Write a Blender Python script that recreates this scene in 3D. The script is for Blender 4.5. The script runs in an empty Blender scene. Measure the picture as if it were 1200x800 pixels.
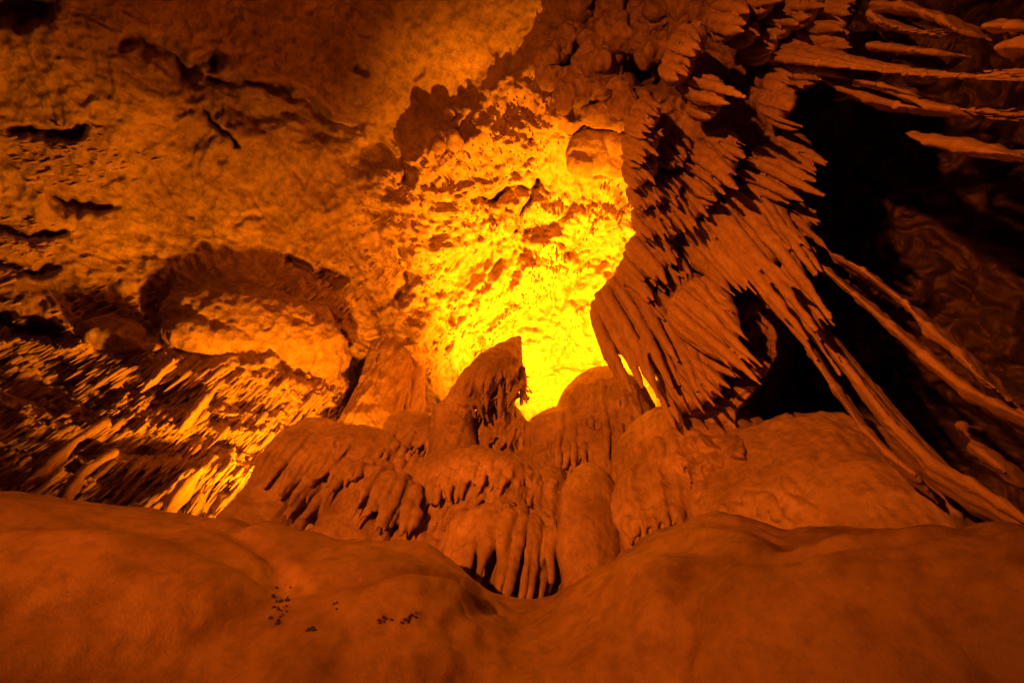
import bpy, math, random
import numpy as np
import openvdb as vdb

random.seed(7)
RNG = np.random.default_rng(7)
sc = bpy.context.scene
col = sc.collection

# ------------------------------------------------------------------ camera
# a 16 mm wide angle held about 1.6 m above the cave floor, tilted far up and rolled a little:
# plumb lines in the photograph meet at pixel (690, 80) of 1200 x 800
FPX = 533.0
CAM = np.array([0.0, 0.0, 1.6])
UPC = np.array([90.0, 320.0, -533.0]); UPC /= np.linalg.norm(UPC)
FWD = np.array([0.0, 0.0, -1.0])
YC = FWD - FWD.dot(UPC) * UPC; YC /= np.linalg.norm(YC)
XC = np.cross(YC, UPC)
M = np.array([XC, YC, UPC])                 # camera axes -> world axes
cam = bpy.data.cameras.new("camera")
cam.sensor_width = 36.0
cam.lens = FPX / 1200.0 * 36.0
cam.clip_start = 0.05
cam.clip_end = 200.0
cam_ob = bpy.data.objects.new("camera", cam)
col.objects.link(cam_ob)
from mathutils import Matrix, Vector
mw = Matrix([[M[i][j] for j in range(3)] for i in range(3)]).to_4x4()
mw.translation = Vector(CAM)
cam_ob.matrix_world = mw
sc.camera = cam_ob

# ------------------------------------------------------------------ world: a closed cave, no daylight
w = bpy.data.worlds.new("World"); sc.world = w; w.use_nodes = True
w.node_tree.nodes["Background"].inputs[0].default_value = (0, 0, 0, 1)
w.node_tree.nodes["Background"].inputs[1].default_value = 0.0
sc.view_settings.view_transform = 'Standard'
sc.view_settings.look = 'None'
sc.view_settings.exposure = 0.0
sc.view_settings.gamma = 1.0
sc.cycles.max_bounces = 6
sc.cycles.diffuse_bounces = 4
sc.cycles.glossy_bounces = 2
sc.cycles.sample_clamp_indirect = 8.0

LAMP = (1.0, 0.24, 0.002)                   # amber floodlights inside the formations
LAMP_FRONT = (1.0, 0.165, 0.008)             # the deeper orange lamp on the visitors' side

# ------------------------------------------------------------------ pixel helpers
def ray(px, py):
    px = np.asarray(px, float); py = np.asarray(py, float)
    c = np.stack([(px - 600) / FPX, (400 - py) / FPX, -np.ones_like(px)], -1)
    c = c / np.linalg.norm(c, axis=-1, keepdims=True)
    return c @ M.T

def PR(px, py, R):
    return CAM + ray(px, py) * np.asarray(R, float)[..., None]

def PH(px, py, H):
    """point on the pixel's ray at plan distance H from the camera"""
    d = ray(px, py)
    return CAM + d * (np.asarray(H, float) / np.hypot(d[..., 0], d[..., 1]))[..., None]

def under(top, px, py):
    """point of the pixel's ray that lies closest to the plumb line through top"""
    d = ray(px, py); h = (top - CAM)[:2]
    t = d[:2].dot(h) / d[:2].dot(d[:2])
    return CAM + d * t

def mpp(p):
    """metres per pixel at a point"""
    return float((p - CAM) @ (M @ FWD)) / FPX

def pixel_of(p):
    c = (p - CAM) @ M
    return 600 - c[..., 0] / c[..., 2] * FPX, 400 + c[..., 1] / c[..., 2] * FPX

# ------------------------------------------------------------------ noise
_perm = RNG.permutation(256).astype(np.int32)
_perm = np.concatenate([_perm, _perm, _perm])
_g = RNG.normal(size=(256, 3)); _g /= np.linalg.norm(_g, axis=1, keepdims=True)
_g = _g.astype(np.float32)

def noise(p):
    p = np.asarray(p, np.float32)
    i = np.floor(p).astype(np.int32); fr = p - i; i &= 255
    u = fr * fr * fr * (fr * (fr * 6 - 15) + 10)
    out = 0
    res = []
    for dx in (0, 1):
        for dy in (0, 1):
            for dz in (0, 1):
                h = _perm[_perm[_perm[(i[..., 0] + dx) & 255] + ((i[..., 1] + dy) & 255)] + ((i[..., 2] + dz) & 255)]
                g = _g[h]
                res.append(g[..., 0] * (fr[..., 0] - dx) + g[..., 1] * (fr[..., 1] - dy) + g[..., 2] * (fr[..., 2] - dz))
    a = [res[k] + (res[k + 1] - res[k]) * u[..., 2] for k in (0, 2, 4, 6)]
    b = [a[k] + (a[k + 1] - a[k]) * u[..., 1] for k in (0, 2)]
    return (b[0] + (b[1] - b[0]) * u[..., 0]) * 1.5

def fbm(p, octaves=4, gain=0.5, ridged=False):
    s = 0; amp = 1.0; q = np.array(p, np.float32)
    for o in range(octaves):
        n = noise(q)
        if ridged: n = 1 - 2 * np.abs(n)
        s = s + amp * n
        amp *= gain; q = q * 2.03 + 17.1
    return s

def sstep(a, b, x):
    t = np.clip((x - a) / (b - a), 0, 1)
    return t * t * (3 - 2 * t)

# ------------------------------------------------------------------ mesh helpers
def mesh_object(name, verts, faces, mat, parent=None, origin=None, smooth=True):
    verts = np.asarray(verts, np.float32)
    if origin is None:
        origin = np.array([0, 0, 0]) if parent is not None and False else \
            np.array([(verts[:, 0].min() + verts[:, 0].max()) / 2, (verts[:, 1].min() + verts[:, 1].max()) / 2, verts[:, 2].min()])
    origin = np.asarray(origin, float)
    faces = np.asarray(faces, np.int32)
    me = bpy.data.meshes.new(name)
    v = (verts - origin).astype(np.float32)
    me.vertices.add(len(v)); me.vertices.foreach_set("co", v.ravel())
    k = faces.shape[1]
    me.loops.add(faces.size); me.loops.foreach_set("vertex_index", faces.ravel())
    me.polygons.add(len(faces))
    me.polygons.foreach_set("loop_start", np.arange(len(faces), dtype=np.int32) * k)
    if smooth: me.polygons.foreach_set("use_smooth", np.ones(len(faces), bool))
    me.update(calc_edges=True)
    me.materials.append(mat)
    ob = bpy.data.objects.new(name, me)
    col.objects.link(ob)
    if parent is not None:
        ob.parent = parent
        ob.location = Vector(origin) - parent.location
    else:
        ob.location = Vector(origin)
    return ob

def tag(o, label=None, cat=None, group=None, kind=None):
    if label: o["label"] = label
    if cat: o["category"] = cat
    if group: o["group"] = group
    if kind: o["kind"] = kind
    return o

def empty(name, loc):
    e = bpy.data.objects.new(name, None)
    e.empty_display_size = 0.2
    e.location = Vector(loc); col.objects.link(e)
    return e

def grid_faces(nu, nv):
    i = np.arange(nu * nv).reshape(nu, nv)
    return np.stack([i[:-1, :-1], i[1:, :-1], i[1:, 1:], i[:-1, 1:]], -1).reshape(-1, 4)

def normals(verts, faces):
    a = verts[faces[:, 2]] - verts[faces[:, 0]]; b = verts[faces[:, 3]] - verts[faces[:, 1]]
    fn = np.cross(a, b)
    n = np.zeros_like(verts)
    for k in range(4):
        for c in range(3):
            n[:, c] += np.bincount(faces[:, k], fn[:, c], len(verts))
    return n / (np.linalg.norm(n, axis=1, keepdims=True) + 1e-9)

# ------------------------------------------------------------------ a small volume modeller (smooth unions, then meshed)
class Vol:
    def __init__(s, h):
        s.h = h; s.ops = []
    def cone(s, a, b, ra, rb, k=0.03):
        s.ops.append(('c', np.asarray(a, float), np.asarray(b, float), ra, rb, k))
    def chain(s, pts, rad, k=0.03):
        for i in range(len(pts) - 1): s.cone(pts[i], pts[i + 1], rad[i], rad[i + 1], k)
    def ball(s, c, axes, r, k=0.1):
        """ellipsoid: axes = rows of a rotation matrix, r = three radii"""
        s.ops.append(('e', np.asarray(c, float), np.asarray(axes, float), np.asarray(r, float), None, k))
    def build(s, disp=None):
        h = s.h
        lo = []; hi = []
        for o in s.ops:
            if o[0] == 'c':
                r = max(o[3], o[4]) + o[5]
                lo.append(np.minimum(o[1], o[2]) - r); hi.append(np.maximum(o[1], o[2]) + r)
            else:
                e = np.sqrt(((o[2] * o[3][:, None]) ** 2).sum(0)) + o[5]
                lo.append(o[1] - e); hi.append(o[1] + e)
        LO = np.min(lo, 0) - 4 * h; HI = np.max(hi, 0) + 4 * h
        n = np.ceil((HI - LO) / h).astype(int) + 1
        far = 0.5
        G = np.full(n, far, np.float32)
        ax = [LO[i] + h * np.arange(n[i]) for i in range(3)]
        for o, l, u in zip(s.ops, lo, hi):
            i0 = np.maximum(((l - LO) / h).astype(int) - 3, 0); i1 = np.minimum(((u - LO) / h).astype(int) + 5, n)
            X = ax[0][i0[0]:i1[0]].astype(np.float32)[:, None, None]; Y = ax[1][i0[1]:i1[1]].astype(np.float32)[None, :, None]
            Z = ax[2][i0[2]:i1[2]].astype(np.float32)[None, None, :]
            if o[0] == 'c':
                a, b = o[1].astype(np.float32), o[2].astype(np.float32); ba = b - a; L2 = float(ba @ ba) + 1e-9
                t = np.clip(((X - a[0]) * ba[0] + (Y - a[1]) * ba[1] + (Z - a[2]) * ba[2]) / L2, 0, 1)
                d = np.sqrt((X - a[0] - t * ba[0]) ** 2 + (Y - a[1] - t * ba[1]) ** 2 + (Z - a[2] - t * ba[2]) ** 2) - (o[3] + t * (o[4] - o[3]))
            else:
                c, A, r = o[1].astype(np.float32), o[2].astype(np.float32), o[3].astype(np.float32)
                q = [(X - c[0]) * A[m][0] + (Y - c[1]) * A[m][1] + (Z - c[2]) * A[m][2] for m in range(3)]
                k0 = np.sqrt((q[0] / r[0]) ** 2 + (q[1] / r[1]) ** 2 + (q[2] / r[2]) ** 2)
                k1 = np.sqrt((q[0] / r[0] ** 2) ** 2 + (q[1] / r[1] ** 2) ** 2 + (q[2] / r[2] ** 2) ** 2) + 1e-6
                d = k0 * (k0 - 1) / k1
            S = G[i0[0]:i1[0], i0[1]:i1[1], i0[2]:i1[2]]
            k = o[5]
            if k > 0:
                m = np.maximum(k - np.abs(S - d), 0) / k
                S[...] = np.minimum(S, d) - m * m * k * 0.25
            else:
                S[...] = np.minimum(S, d)
        g = vdb.FloatGrid(far); g.copyFromArray(G)
        pts, quads = g.convertToQuads(0.0, )
        v = np.asarray(pts, np.float32) * h + LO.astype(np.float32)
        f = np.asarray(quads, np.int32)
        nn = normals(v, f)
        # orient outward
        ii = np.clip(((v + nn * h - LO) / h).round().astype(int), 0, n - 1); jj = np.clip(((v - nn * h - LO) / h).round().astype(int), 0, n - 1)
        if (G[ii[:, 0], ii[:, 1], ii[:, 2]] - G[jj[:, 0], jj[:, 1], jj[:, 2]]).mean() < 0:
            f = f[:, ::-1].copy(); nn = -nn
        if disp is not None:
            v = v + nn * disp(v)[:, None].astype(np.float32)
        return v, f

def rough(v, flute=0.02, fs=7.0, lump=0.02, ls=2.5, grain=0.006, gs=16.0, bark=0.006):
    """relief of flowstone: vertical flutes, lumps, grain"""
    a = v * np.array([fs, fs, fs * 0.14], np.float32)
    d = flute * noise(a + 3.3) + lump * fbm(v * ls + 9.1, 2) + grain * fbm(v * gs, 2) + flute * .5 * noise(v * np.array([15., 15., 3.], np.float32) + 40)
    if bark: d = d + bark * fbm(v * 6.5 + 21, 2, .5, ridged=True)
    return d

# ------------------------------------------------------------------ materials
def rock_material(name, c1, c2, scale=3.0, bump=0.35, rough_=(0.55, 0.9), dark=0.25, streak=False, fine=60.0, sheen=0.35):
    m = bpy.data.materials.new(name); m.use_nodes = True
    nt = m.node_tree; N = nt.nodes; L = nt.links
    b = N["Principled BSDF"]
    tc = N.new("ShaderNodeTexCoord"); mp = N.new("ShaderNodeMapping")
    L.new(tc.outputs["Object"], mp.inputs[0])
    if streak: mp.inputs["Scale"].default_value = (1, 1, 0.22)
    def nz(sca, det, r=0.6, src=mp):
        n = N.new("ShaderNodeTexNoise"); n.inputs["Scale"].default_value = sca; n.inputs["Detail"].default_value = det
        n.inputs["Roughness"].default_value = r; L.new(src.outputs[0], n.inputs["Vector"]); return n
    n1 = nz(scale, 8); n2 = nz(scale * 7, 6, 0.7); n3 = nz(fine, 4, 0.7)
    r1 = N.new("ShaderNodeValToRGB"); r1.color_ramp.elements[0].position = 0.3; r1.color_ramp.elements[1].position = 0.7
    r1.color_ramp.elements[0].color = (*c1, 1); r1.color_ramp.elements[1].color = (*c2, 1)
    L.new(n1.outputs["Fac"], r1.inputs[0])
    r2 = N.new("ShaderNodeValToRGB"); r2.color_ramp.elements[0].position = 0.36; r2.color_ramp.elements[1].position = 0.56
    r2.color_ramp.elements[0].color = (1 - dark, 1 - dark * 1.05, 1 - dark * 1.1, 1); r2.color_ramp.elements[1].color = (1, 1, 1, 1)
    L.new(n2.outputs["Fac"], r2.inputs[0])
    mx = N.new("ShaderNodeMix"); mx.data_type = 'RGBA'; mx.blend_type = 'MULTIPLY'; mx.inputs[0].default_value = 1
    L.new(r1.outputs[0], mx.inputs[6]); L.new(r2.outputs[0], mx.inputs[7])
    L.new(mx.outputs[2], b.inputs["Base Color"])
    rr = N.new("ShaderNodeMapRange"); rr.inputs[3].default_value = rough_[0]; rr.inputs[4].default_value = rough_[1]
    L.new(n1.outputs["Fac"], rr.inputs[0]); L.new(rr.outputs[0], b.inputs["Roughness"])
    b.inputs["Specular IOR Level"].default_value = sheen
    add = N.new("ShaderNodeMath"); add.operation = 'MULTIPLY_ADD'
    L.new(n3.outputs["Fac"], add.inputs[0]); add.inputs[1].default_value = 0.35; L.new(n2.outputs["Fac"], add.inputs[2])
    bp = N.new("ShaderNodeBump"); bp.inputs["Strength"].default_value = bump; bp.inputs["Distance"].default_value = 0.06
    L.new(add.outputs[0], bp.inputs["Height"]); L.new(bp.outputs[0], b.inputs["Normal"])
    return m

MAT_CEIL = rock_material("ceiling_limestone", (0.25, 0.17, 0.10), (0.50, 0.38, 0.25), 0.7, 0.7, dark=0.45, fine=24)
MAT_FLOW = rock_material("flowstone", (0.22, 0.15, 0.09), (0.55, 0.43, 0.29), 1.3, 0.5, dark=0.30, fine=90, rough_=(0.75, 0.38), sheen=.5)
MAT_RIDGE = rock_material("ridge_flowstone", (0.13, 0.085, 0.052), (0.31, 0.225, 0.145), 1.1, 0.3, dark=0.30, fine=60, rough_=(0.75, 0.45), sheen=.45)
MAT_DRAP = rock_material("drapery_calcite", (0.34, 0.24, 0.15), (0.48, 0.36, 0.23), 2.0, 0.45, dark=0.28, fine=80, streak=True)
MAT_STAL = rock_material("stalactite_calcite", (0.32, 0.23, 0.14), (0.50, 0.37, 0.24), 2.0, 0.30, dark=0.3, fine=50, streak=True)
MAT_FLOOR = rock_material("cave_floor", (0.22, 0.17, 0.11), (0.33, 0.25, 0.17), 1.0, 0.4)

# ------------------------------------------------------------------ cave shell
def polyline_sd(px, py, pts):
    """signed distance (positive on the right-hand side going along pts in the image) and the parameter 0..1"""
    best = np.full(px.shape, 1e9); sd = np.zeros(px.shape); tt = np.zeros(px.shape)
    n = len(pts) - 1
    for i in range(n):
        ax_, ay_ = pts[i]; bx_, by_ = pts[i + 1]
        dx, dy = bx_ - ax_, by_ - ay_; L2 = dx * dx + dy * dy
        t = np.clip(((px - ax_) * dx + (py - ay_) * dy) / L2, 0, 1)
        ex, ey = px - ax_ - t * dx, py - ay_ - t * dy
        d = np.hypot(ex, ey)
        s = np.sign(dx * ey - dy * ex); s[s == 0] = 1
        m = d < best
        best = np.where(m, d, best); sd = np.where(m, s * d, sd); tt = np.where(m, (i + t) / n, tt)
    return sd, tt

CTRL = np.array([
    (-300, -250, 10.3), (0, 0, 11.0), (300, 0, 11.6), (550, 0, 12.3), (680, -40, 12.2), (900, -150, 11.5), (1250, -150, 10), (1500, 100, 8.5),
    (0, 200, 10.8), (200, 200, 11.6), (400, 260, 12.5), (460, 350, 12.3), (0, 400, 10.8), (200, 520, 10.3), (0, 620, 9.5), (330, 590, 10.2), (-300, 300, 12), (-300, 800, 9),
    (410, 450, 11.6), (540, 200, 13.2), (560, 300, 13.8), (640, 250, 13.6), (700, 330, 14.4), (660, 480, 14.6), (500, 470, 13.2), (780, 480, 14.2), (760, 250, 13.2),
    (800, 160, 11.6), (900, 350, 9.8), (1000, 500, 8.6), (1200, 400, 7.6), (1200, 700, 6.8), (1000, 0, 10.6), (860, 60, 11.4), (1500, 600, 7),
    (600, 900, 13), (200, 950, 9.5), (1000, 950, 8), (720, 110, 11.8), (600, 1100, 12), (0, 1100, 9), (1300, 1100, 7)], float)

def tps(c):
    n = len(c); P = c[:, :2] / 300.0
    d = np.linalg.norm(P[:, None] - P[None], axis=2)
    K = np.where(d > 0, d * d * np.log(d + 1e-9), 0) + np.eye(n) * 0.02
    Q = np.c_[np.ones(n), P]
    A = np.block([[K, Q], [Q.T, np.zeros((3, 3))]])
    wts = np.linalg.solve(A, np.r_[c[:, 2], 0, 0, 0])
    def f(px, py):
        q = np.stack([px, py], -1) / 300.0
        out = wts[n] + q @ wts[n + 1:]
        for i in range(n):
            dd = np.hypot(q[..., 0] - P[i, 0], q[..., 1] - P[i, 1])
            out = out + wts[i] * dd * dd * np.log(dd + 1e-9)
        return out
    return f
BASE = tps(CTRL)

def gauss(px, py, cx, cy, sx, sy, ang=0):
    c, s = math.cos(math.radians(ang)), math.sin(math.radians(ang))
    x, y = px - cx, py - cy
    return np.exp(-((c * x + s * y) / sx) ** 2 - ((-s * x + c * y) / sy) ** 2)

RIB = [(462, 200), (500, 168), (545, 140), (600, 100), (650, 55), (700, 20), (760, -30)]
LIP = [(462, 197), (520, 186), (580, 166), (640, 148), (690, 140), (750, 135)]
RIM = [(800, -200), (775, 60), (752, 130), (748, 190), (758, 250), (738, 330), (730, 370), (750, 430), (785, 490), (800, 600), (800, 1000)]
RECESS = [(960, -200), (930, 0), (900, 100), (905, 180), (880, 260), (915, 340), (900, 420), (862, 490), (880, 600), (900, 1000)]
STEP_L = [(452, 185), (478, 235), (492, 290), (480, 340), (500, 380), (470, 420)]
EDGE_T = [(150, 45), (200, 70), (250, 95), (310, 120), (370, 135), (430, 165), (470, 190)]
BANDS = [[(470, 455), (520, 400), (570, 360), (640, 300), (690, 262), (740, 235)],
         [(495, 330), (540, 290), (600, 262), (650, 235)],
         [(560, 410), (620, 345), (680, 300)], [(540, 250), (580, 215), (632, 165)], [(600, 440), (660, 395), (735, 320)], [(480, 400), (505, 370), (535, 340)]]
LEFT_LEDGES = [[(-60, 395), (60, 400), (140, 420), (230, 440), (320, 455), (400, 470)],
               [(-60, 500), (60, 505), (150, 500), (240, 500), (330, 510), (400, 520)],
               [(-60, 560), (100, 560), (220, 545), (330, 560)]]

CREVICES = [([(150, 50), (185, 52), (205, 66), (222, 84), (246, 76)], 9, .75), ([(246, 66), (252, 76)], 4, .5), ([(250, 92), (290, 96), (330, 104), (375, 132), (420, 150)], 6, .6),
            ([(20, 150), (60, 160), (95, 152)], 6, .7), ([(60, 232), (95, 246), (125, 240)], 5, .6), ([(-20, 10), (20, 14), (50, 8)], 11, .9), ([(-10, 268), (40, 282), (75, 272)], 6, .6),
            ([(240, 128), (262, 150), (272, 172)], 3, .4), ([(418, 78), (426, 84)], 3, .3), ([(340, 305), (360, 322), (395, 330)], 6, .6), ([(-20, 372), (25, 380), (60, 395)], 10, .9), ([(-10, 300), (30, 318), (60, 310)], 5, .5),
            ([(395, 400), (420, 430), (412, 470)], 9, .8), ([(470, 300), (480, 330), (470, 350)], 7, .7), ([(600, 270), (625, 240), (632, 210)], 4, .5), ([(560, 235), (590, 225), (620, 228)], 5, .5)]

def shell_R(px, py):
    R = BASE(px, py); d_true = ray(px, py)
    qq = np.stack([px / 42.0, py / 42.0, np.zeros_like(px)], -1)
    px = px + 11 * fbm(qq + 3, 3, .55); py = py + 11 * fbm(qq + 53, 3, .55)
    for pl, wd, dp in CREVICES:
        sd, t = polyline_sd(px, py, pl); R = R + dp * np.exp(-(sd / wd) ** 2)
    # hanging rib that shades the upper slab
    sd, t = polyline_sd(px, py, RIB)
    prof = np.where(sd < 0, np.exp(-(sd / 20) ** 2), np.exp(-(sd / 62) ** 2))
    R = R - 0.45 * prof * sstep(0, 0.12, t) * (1 - 0.3 * sstep(0.7, 1, t))
    sd, t = polyline_sd(px, py, LIP)
    R = R - (0.30 + 1.0 * sstep(.5, .8, t)) * np.exp(-np.where(sd > 0, (sd / 13) ** 2, (sd / 40) ** 2)) * sstep(0, 0.15, t)
    # black hollow beside the rib
    R = R + 2.0 * gauss(px, py, 745, 85, 26, 24)
    # the overhanging wall that carries the draperies, and the deep recess beyond it
    sd, t = polyline_sd(px, py, RIM); sd2, t2 = polyline_sd(px, py, RECESS)
    d = ray(px, py); Rw = np.minimum(4.15 / np.hypot(d[..., 0], d[..., 1]), 9.4)
    wall = sstep(2, 16, -sd) * sstep(60, 140, py)
    R = R * (1 - wall) + np.minimum(R, Rw) * wall
    deep = sstep(0, 40, -sd2)
    pq = CAM + d_true * 13.5
    fl_ = fbm(pq * np.array([.8, .8, .03], np.float32) + 60, 3, .6, ridged=True)
    R = R * (1 - deep) + (15.5 + 1.3 * fl_) * deep
    # step between the broad sloping panel and the bright alcove
    sd, t = polyline_sd(px, py, STEP_L)
    R = R - 0.3 * np.exp(-np.where(sd > 0, (sd / 70) ** 2, (sd / 9) ** 2)) * sstep(0, .1, t) * (1 - sstep(.9, 1, t))
    # the slab above overhangs the panel along this edge
    sd, t = polyline_sd(px, py, EDGE_T)
    R = R + 0.5 * np.exp(-np.where(sd > 0, (sd / 26) ** 2, (sd / 7) ** 2)) * sstep(0, .15, t)
    # ribs of the alcove
    for b in BANDS:
        sd, t = polyline_sd(px, py, b)
        R = R - 0.55 * np.exp(-np.where(sd > 0, (sd / 9) ** 2, (sd / 30) ** 2)) * sstep(0, .12, t) * (1 - sstep(.88, 1, t))
    # ledges of the low ceiling
    for b in LEFT_LEDGES:
        sd, t = polyline_sd(px, py, b)
        R = R - 0.55 * np.exp(-np.where(sd > 0, (sd / 9) ** 2, (sd / 40) ** 2))
    # the broad bulge that carries the glowing block
    R = R - 0.30 * gauss(px, py, 300, 385, 130, 62, 12)
    # hollows
    R = R + 0.3 * gauss(px, py, 200, 345, 38, 20, -20) + 0.7 * gauss(px, py, 20, 385, 50, 18, 10)
    return R

def panel_mask(px, py):
    return (1 - sstep(420, 480, px)) * (1 - sstep(330, 430, py + 0.12 * px))

def slab_mask(px, py):
    sd, t = polyline_sd(px, py, EDGE_T + RIB[1:])
    return 1 - sstep(-25, 15, sd)

def left_mask(px, py):
    return (1 - sstep(380, 460, px)) * sstep(330, 430, py + 0.12 * px)

def shell_points(px, py):
    d = ray(px, py); R = shell_R(px, py)
    p = CAM + d * R[..., None]
    lm = left_mask(px, py); sm = np.maximum(slab_mask(px, py), .72 * panel_mask(px, py))
    alc = gauss(px, py, 620, 330, 160, 170)
    wv = np.stack([noise(p * 0.5 + 5), noise(p * 0.5 + 55), noise(p * 0.5 + 95)], -1) * 0.8
    q = p + wv
    dd = -0.30 * noise(p * 0.45 + 31) * (1 - 0.6 * sm)
    dd = dd - (0.17 - 0.145 * sm + 0.10 * alc) * fbm(q * 1.1 + 2, 3, 0.55, ridged=True)
    # broken bedding edges: the rock drops in small steps
    bed = noise(q * np.array([0.7, 0.7, 1.6], np.float32) + 70) * 3.0
    stp = (bed - np.floor(bed)); stp = np.floor(bed) + sstep(0.35, 0.65, stp)
    dd = dd - 0.13 * stp * (1 - 0.85 * sm) * (1 - .7 * alc)
    dd = dd - (0.075 - 0.05 * sm) * fbm(q * 3.6 + 8, 3, 0.6)
    # vertical flutes
    fl = fbm(p * np.array([8.0, 8.0, 2.4], np.float32) + 40, 3, 0.6)
    dd = dd - 0.07 * (lm + 0.35 * alc) * fl
    dd = dd - (0.03 - .018 * sm) * fbm(p * 13.0, 2, 0.6)
    # pits
    sd2, t2 = polyline_sd(px, py, RECESS); dm = sstep(0, 40, -sd2); dd = dd * (1 - .85 * dm)
    pit = sstep(0.42, 0.6, noise(p * 2.4 + 12)) * 0.14 * (1 - .5 * sm)
    dd = dd + pit
    return CAM + d * (R + dd)[..., None]

NU, NV = 860, 580
gx = np.linspace(-190, 1390, NU); gy = np.linspace(-150, 930, NV)
GX, GY = np.meshgrid(gx, gy, indexing='ij')
SHELL = shell_points(GX, GY)
# away from the view the shell runs out to the outer cave walls
edge = np.maximum.reduce([sstep(-120, -190, GX), sstep(1320, 1390, GX), sstep(-90, -150, GY), sstep(870, 930, GY)])
dirs = (SHELL - CAM); RR = np.linalg.norm(dirs, axis=-1, keepdims=True)
SHELL = CAM + dirs / RR * (RR + edge[..., None] * (29.0 - RR))
ceiling = tag(mesh_object("ceiling", SHELL.reshape(-1, 3), grid_faces(NU, NV), MAT_CEIL, origin=(0, 0, 0)),
              "rough orange limestone ceiling and back wall of the chamber", kind="structure")

def shell_at(px, py):
    i = np.clip(np.round((np.asarray(px) + 190) / 1580 * (NU - 1)).astype(int), 0, NU - 1)
    j = np.clip(np.round((np.asarray(py) + 150) / 1080 * (NV - 1)).astype(int), 0, NV - 1)
    return SHELL[i, j]

# outer cave walls closing the chamber behind the camera, and its floor
na, ne = 120, 60
A_, E_ = np.meshgrid(np.linspace(0, 2 * math.pi, na), np.linspace(-0.3, math.pi / 2, ne), indexing='ij')
dv = np.stack([np.cos(E_) * np.cos(A_), np.cos(E_) * np.sin(A_), np.sin(E_)], -1)
wp = CAM + dv * 30.0
wp = wp + dv * (0.5 * fbm(wp * 0.35, 3))[..., None]
tag(mesh_object("cave_wall", wp.reshape(-1, 3), grid_faces(na, ne), MAT_CEIL, origin=(0, 0, 0)), kind="structure")
fx, fy = np.meshgrid(np.linspace(-30, 30, 180), np.linspace(-30, 30, 180), indexing='ij')
fp = np.stack([fx, fy, np.zeros_like(fx)], -1); fp[..., 2] = 0.12 * fbm(fp * 0.6, 3)
tag(mesh_object("ground", fp.reshape(-1, 3), grid_faces(180, 180), MAT_FLOOR, origin=(0, 0, 0)), kind="structure")
exec_marker = None

# ------------------------------------------------------------------ foreground flowstone ridge
# crest of the ridge: pixel x, pixel y, plan distance
CREST = np.array([(-260, 560, 5.4), (-100, 562, 5.2), (0, 570, 5.0), (100, 582, 4.8), (200, 595, 4.7), (300, 614, 4.5), (345, 626, 4.4), (400, 631, 4.2), (440, 630, 4.1), (500, 642, 4.0),
                  (545, 665, 3.95), (575, 688, 3.95), (610, 697, 3.95), (650, 692, 3.9), (690, 672, 3.8), (725, 652, 3.75), (770, 628, 3.7), (820, 612, 3.6), (870, 607, 3.5),
                  (920, 616, 3.4), (970, 614, 3.3), (1020, 611, 3.2), (1080, 613, 3.1), (1130, 618, 3.0), (1160, 608, 2.95), (1200, 612, 2.9), (1300, 640, 2.7), (1450, 720, 2.6)], float)
cp = PH(CREST[:, 0], CREST[:, 1], CREST[:, 2])
caz = np.arctan2(cp[:, 0], cp[:, 1]); czz = cp[:, 2]; chh = CREST[:, 2]
# beyond the frame both ends of the ridge sink into the floor
a0, a1 = caz.min(), caz.max(); i0, i1 = caz.argmin(), caz.argmax()
caz = np.r_[caz, a0 - .25, a0 - .55, a0 - .8, a1 + .25, a1 + .5, a1 + .75]
chh = np.r_[chh, chh[i0] + .1, chh[i0] + .2, chh[i0] + .3, chh[i1] + .05, chh[i1] + .1, chh[i1] + .2]
czz = np.r_[czz, czz[i0] * .85, czz[i0] * .4, -.3, czz[i1] * .75, czz[i1] * .3, -.3]
o_ = np.argsort(caz)
nA, nT = 820, 260
az = np.linspace(caz.min(), caz.max(), nA)
def smooth_interp(x, xp, fp_, k=9):
    y = np.interp(x, xp, fp_); ker = np.hanning(k + 2)[1:-1]; ker /= ker.sum()
    return np.convolve(np.pad(y, k // 2, mode='edge'), ker, 'valid')
Hc = smooth_interp(az, caz[o_], chh[o_], 15); Zc = smooth_interp(az, caz[o_], czz[o_], 9)
tt_ = np.linspace(0, 1, nT)
# profile: t=0 at the floor in front, 0.7 at the crest, 1 down behind
def ridge_profile(t):
    a = np.clip(t / 0.72, 0, 1); b = np.clip((t - 0.72) / 0.28, 0, 1)
    z = np.sin(a * math.pi / 2) ** 0.85                     # 0..1 of the height
    h = -(1 - a) ** 1.0 * 2.35 + 0.22 * np.sin(a * math.pi) # plan offset to the crest
    z = np.where(t > 0.72, 1 - 0.9 * b ** 1.8, z); h = np.where(t > 0.72, 1.1 * np.sin(b * math.pi / 2), h)
    return z, h
pz, ph = ridge_profile(tt_)
scale_h = (Hc / 4.0)[:, None]
HH = Hc[:, None] + ph[None, :] * scale_h
ZZ = -0.1 + (Zc[:, None] + 0.1) * pz[None, :]
RG = np.stack([HH * np.sin(az)[:, None], HH * np.cos(az)[:, None], ZZ], -1)
rf = grid_faces(nA, nT)
v = RG.reshape(-1, 3).astype(np.float32)
nn = normals(v, rf)
if (nn[:, 2].mean() < 0): nn = -nn
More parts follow.
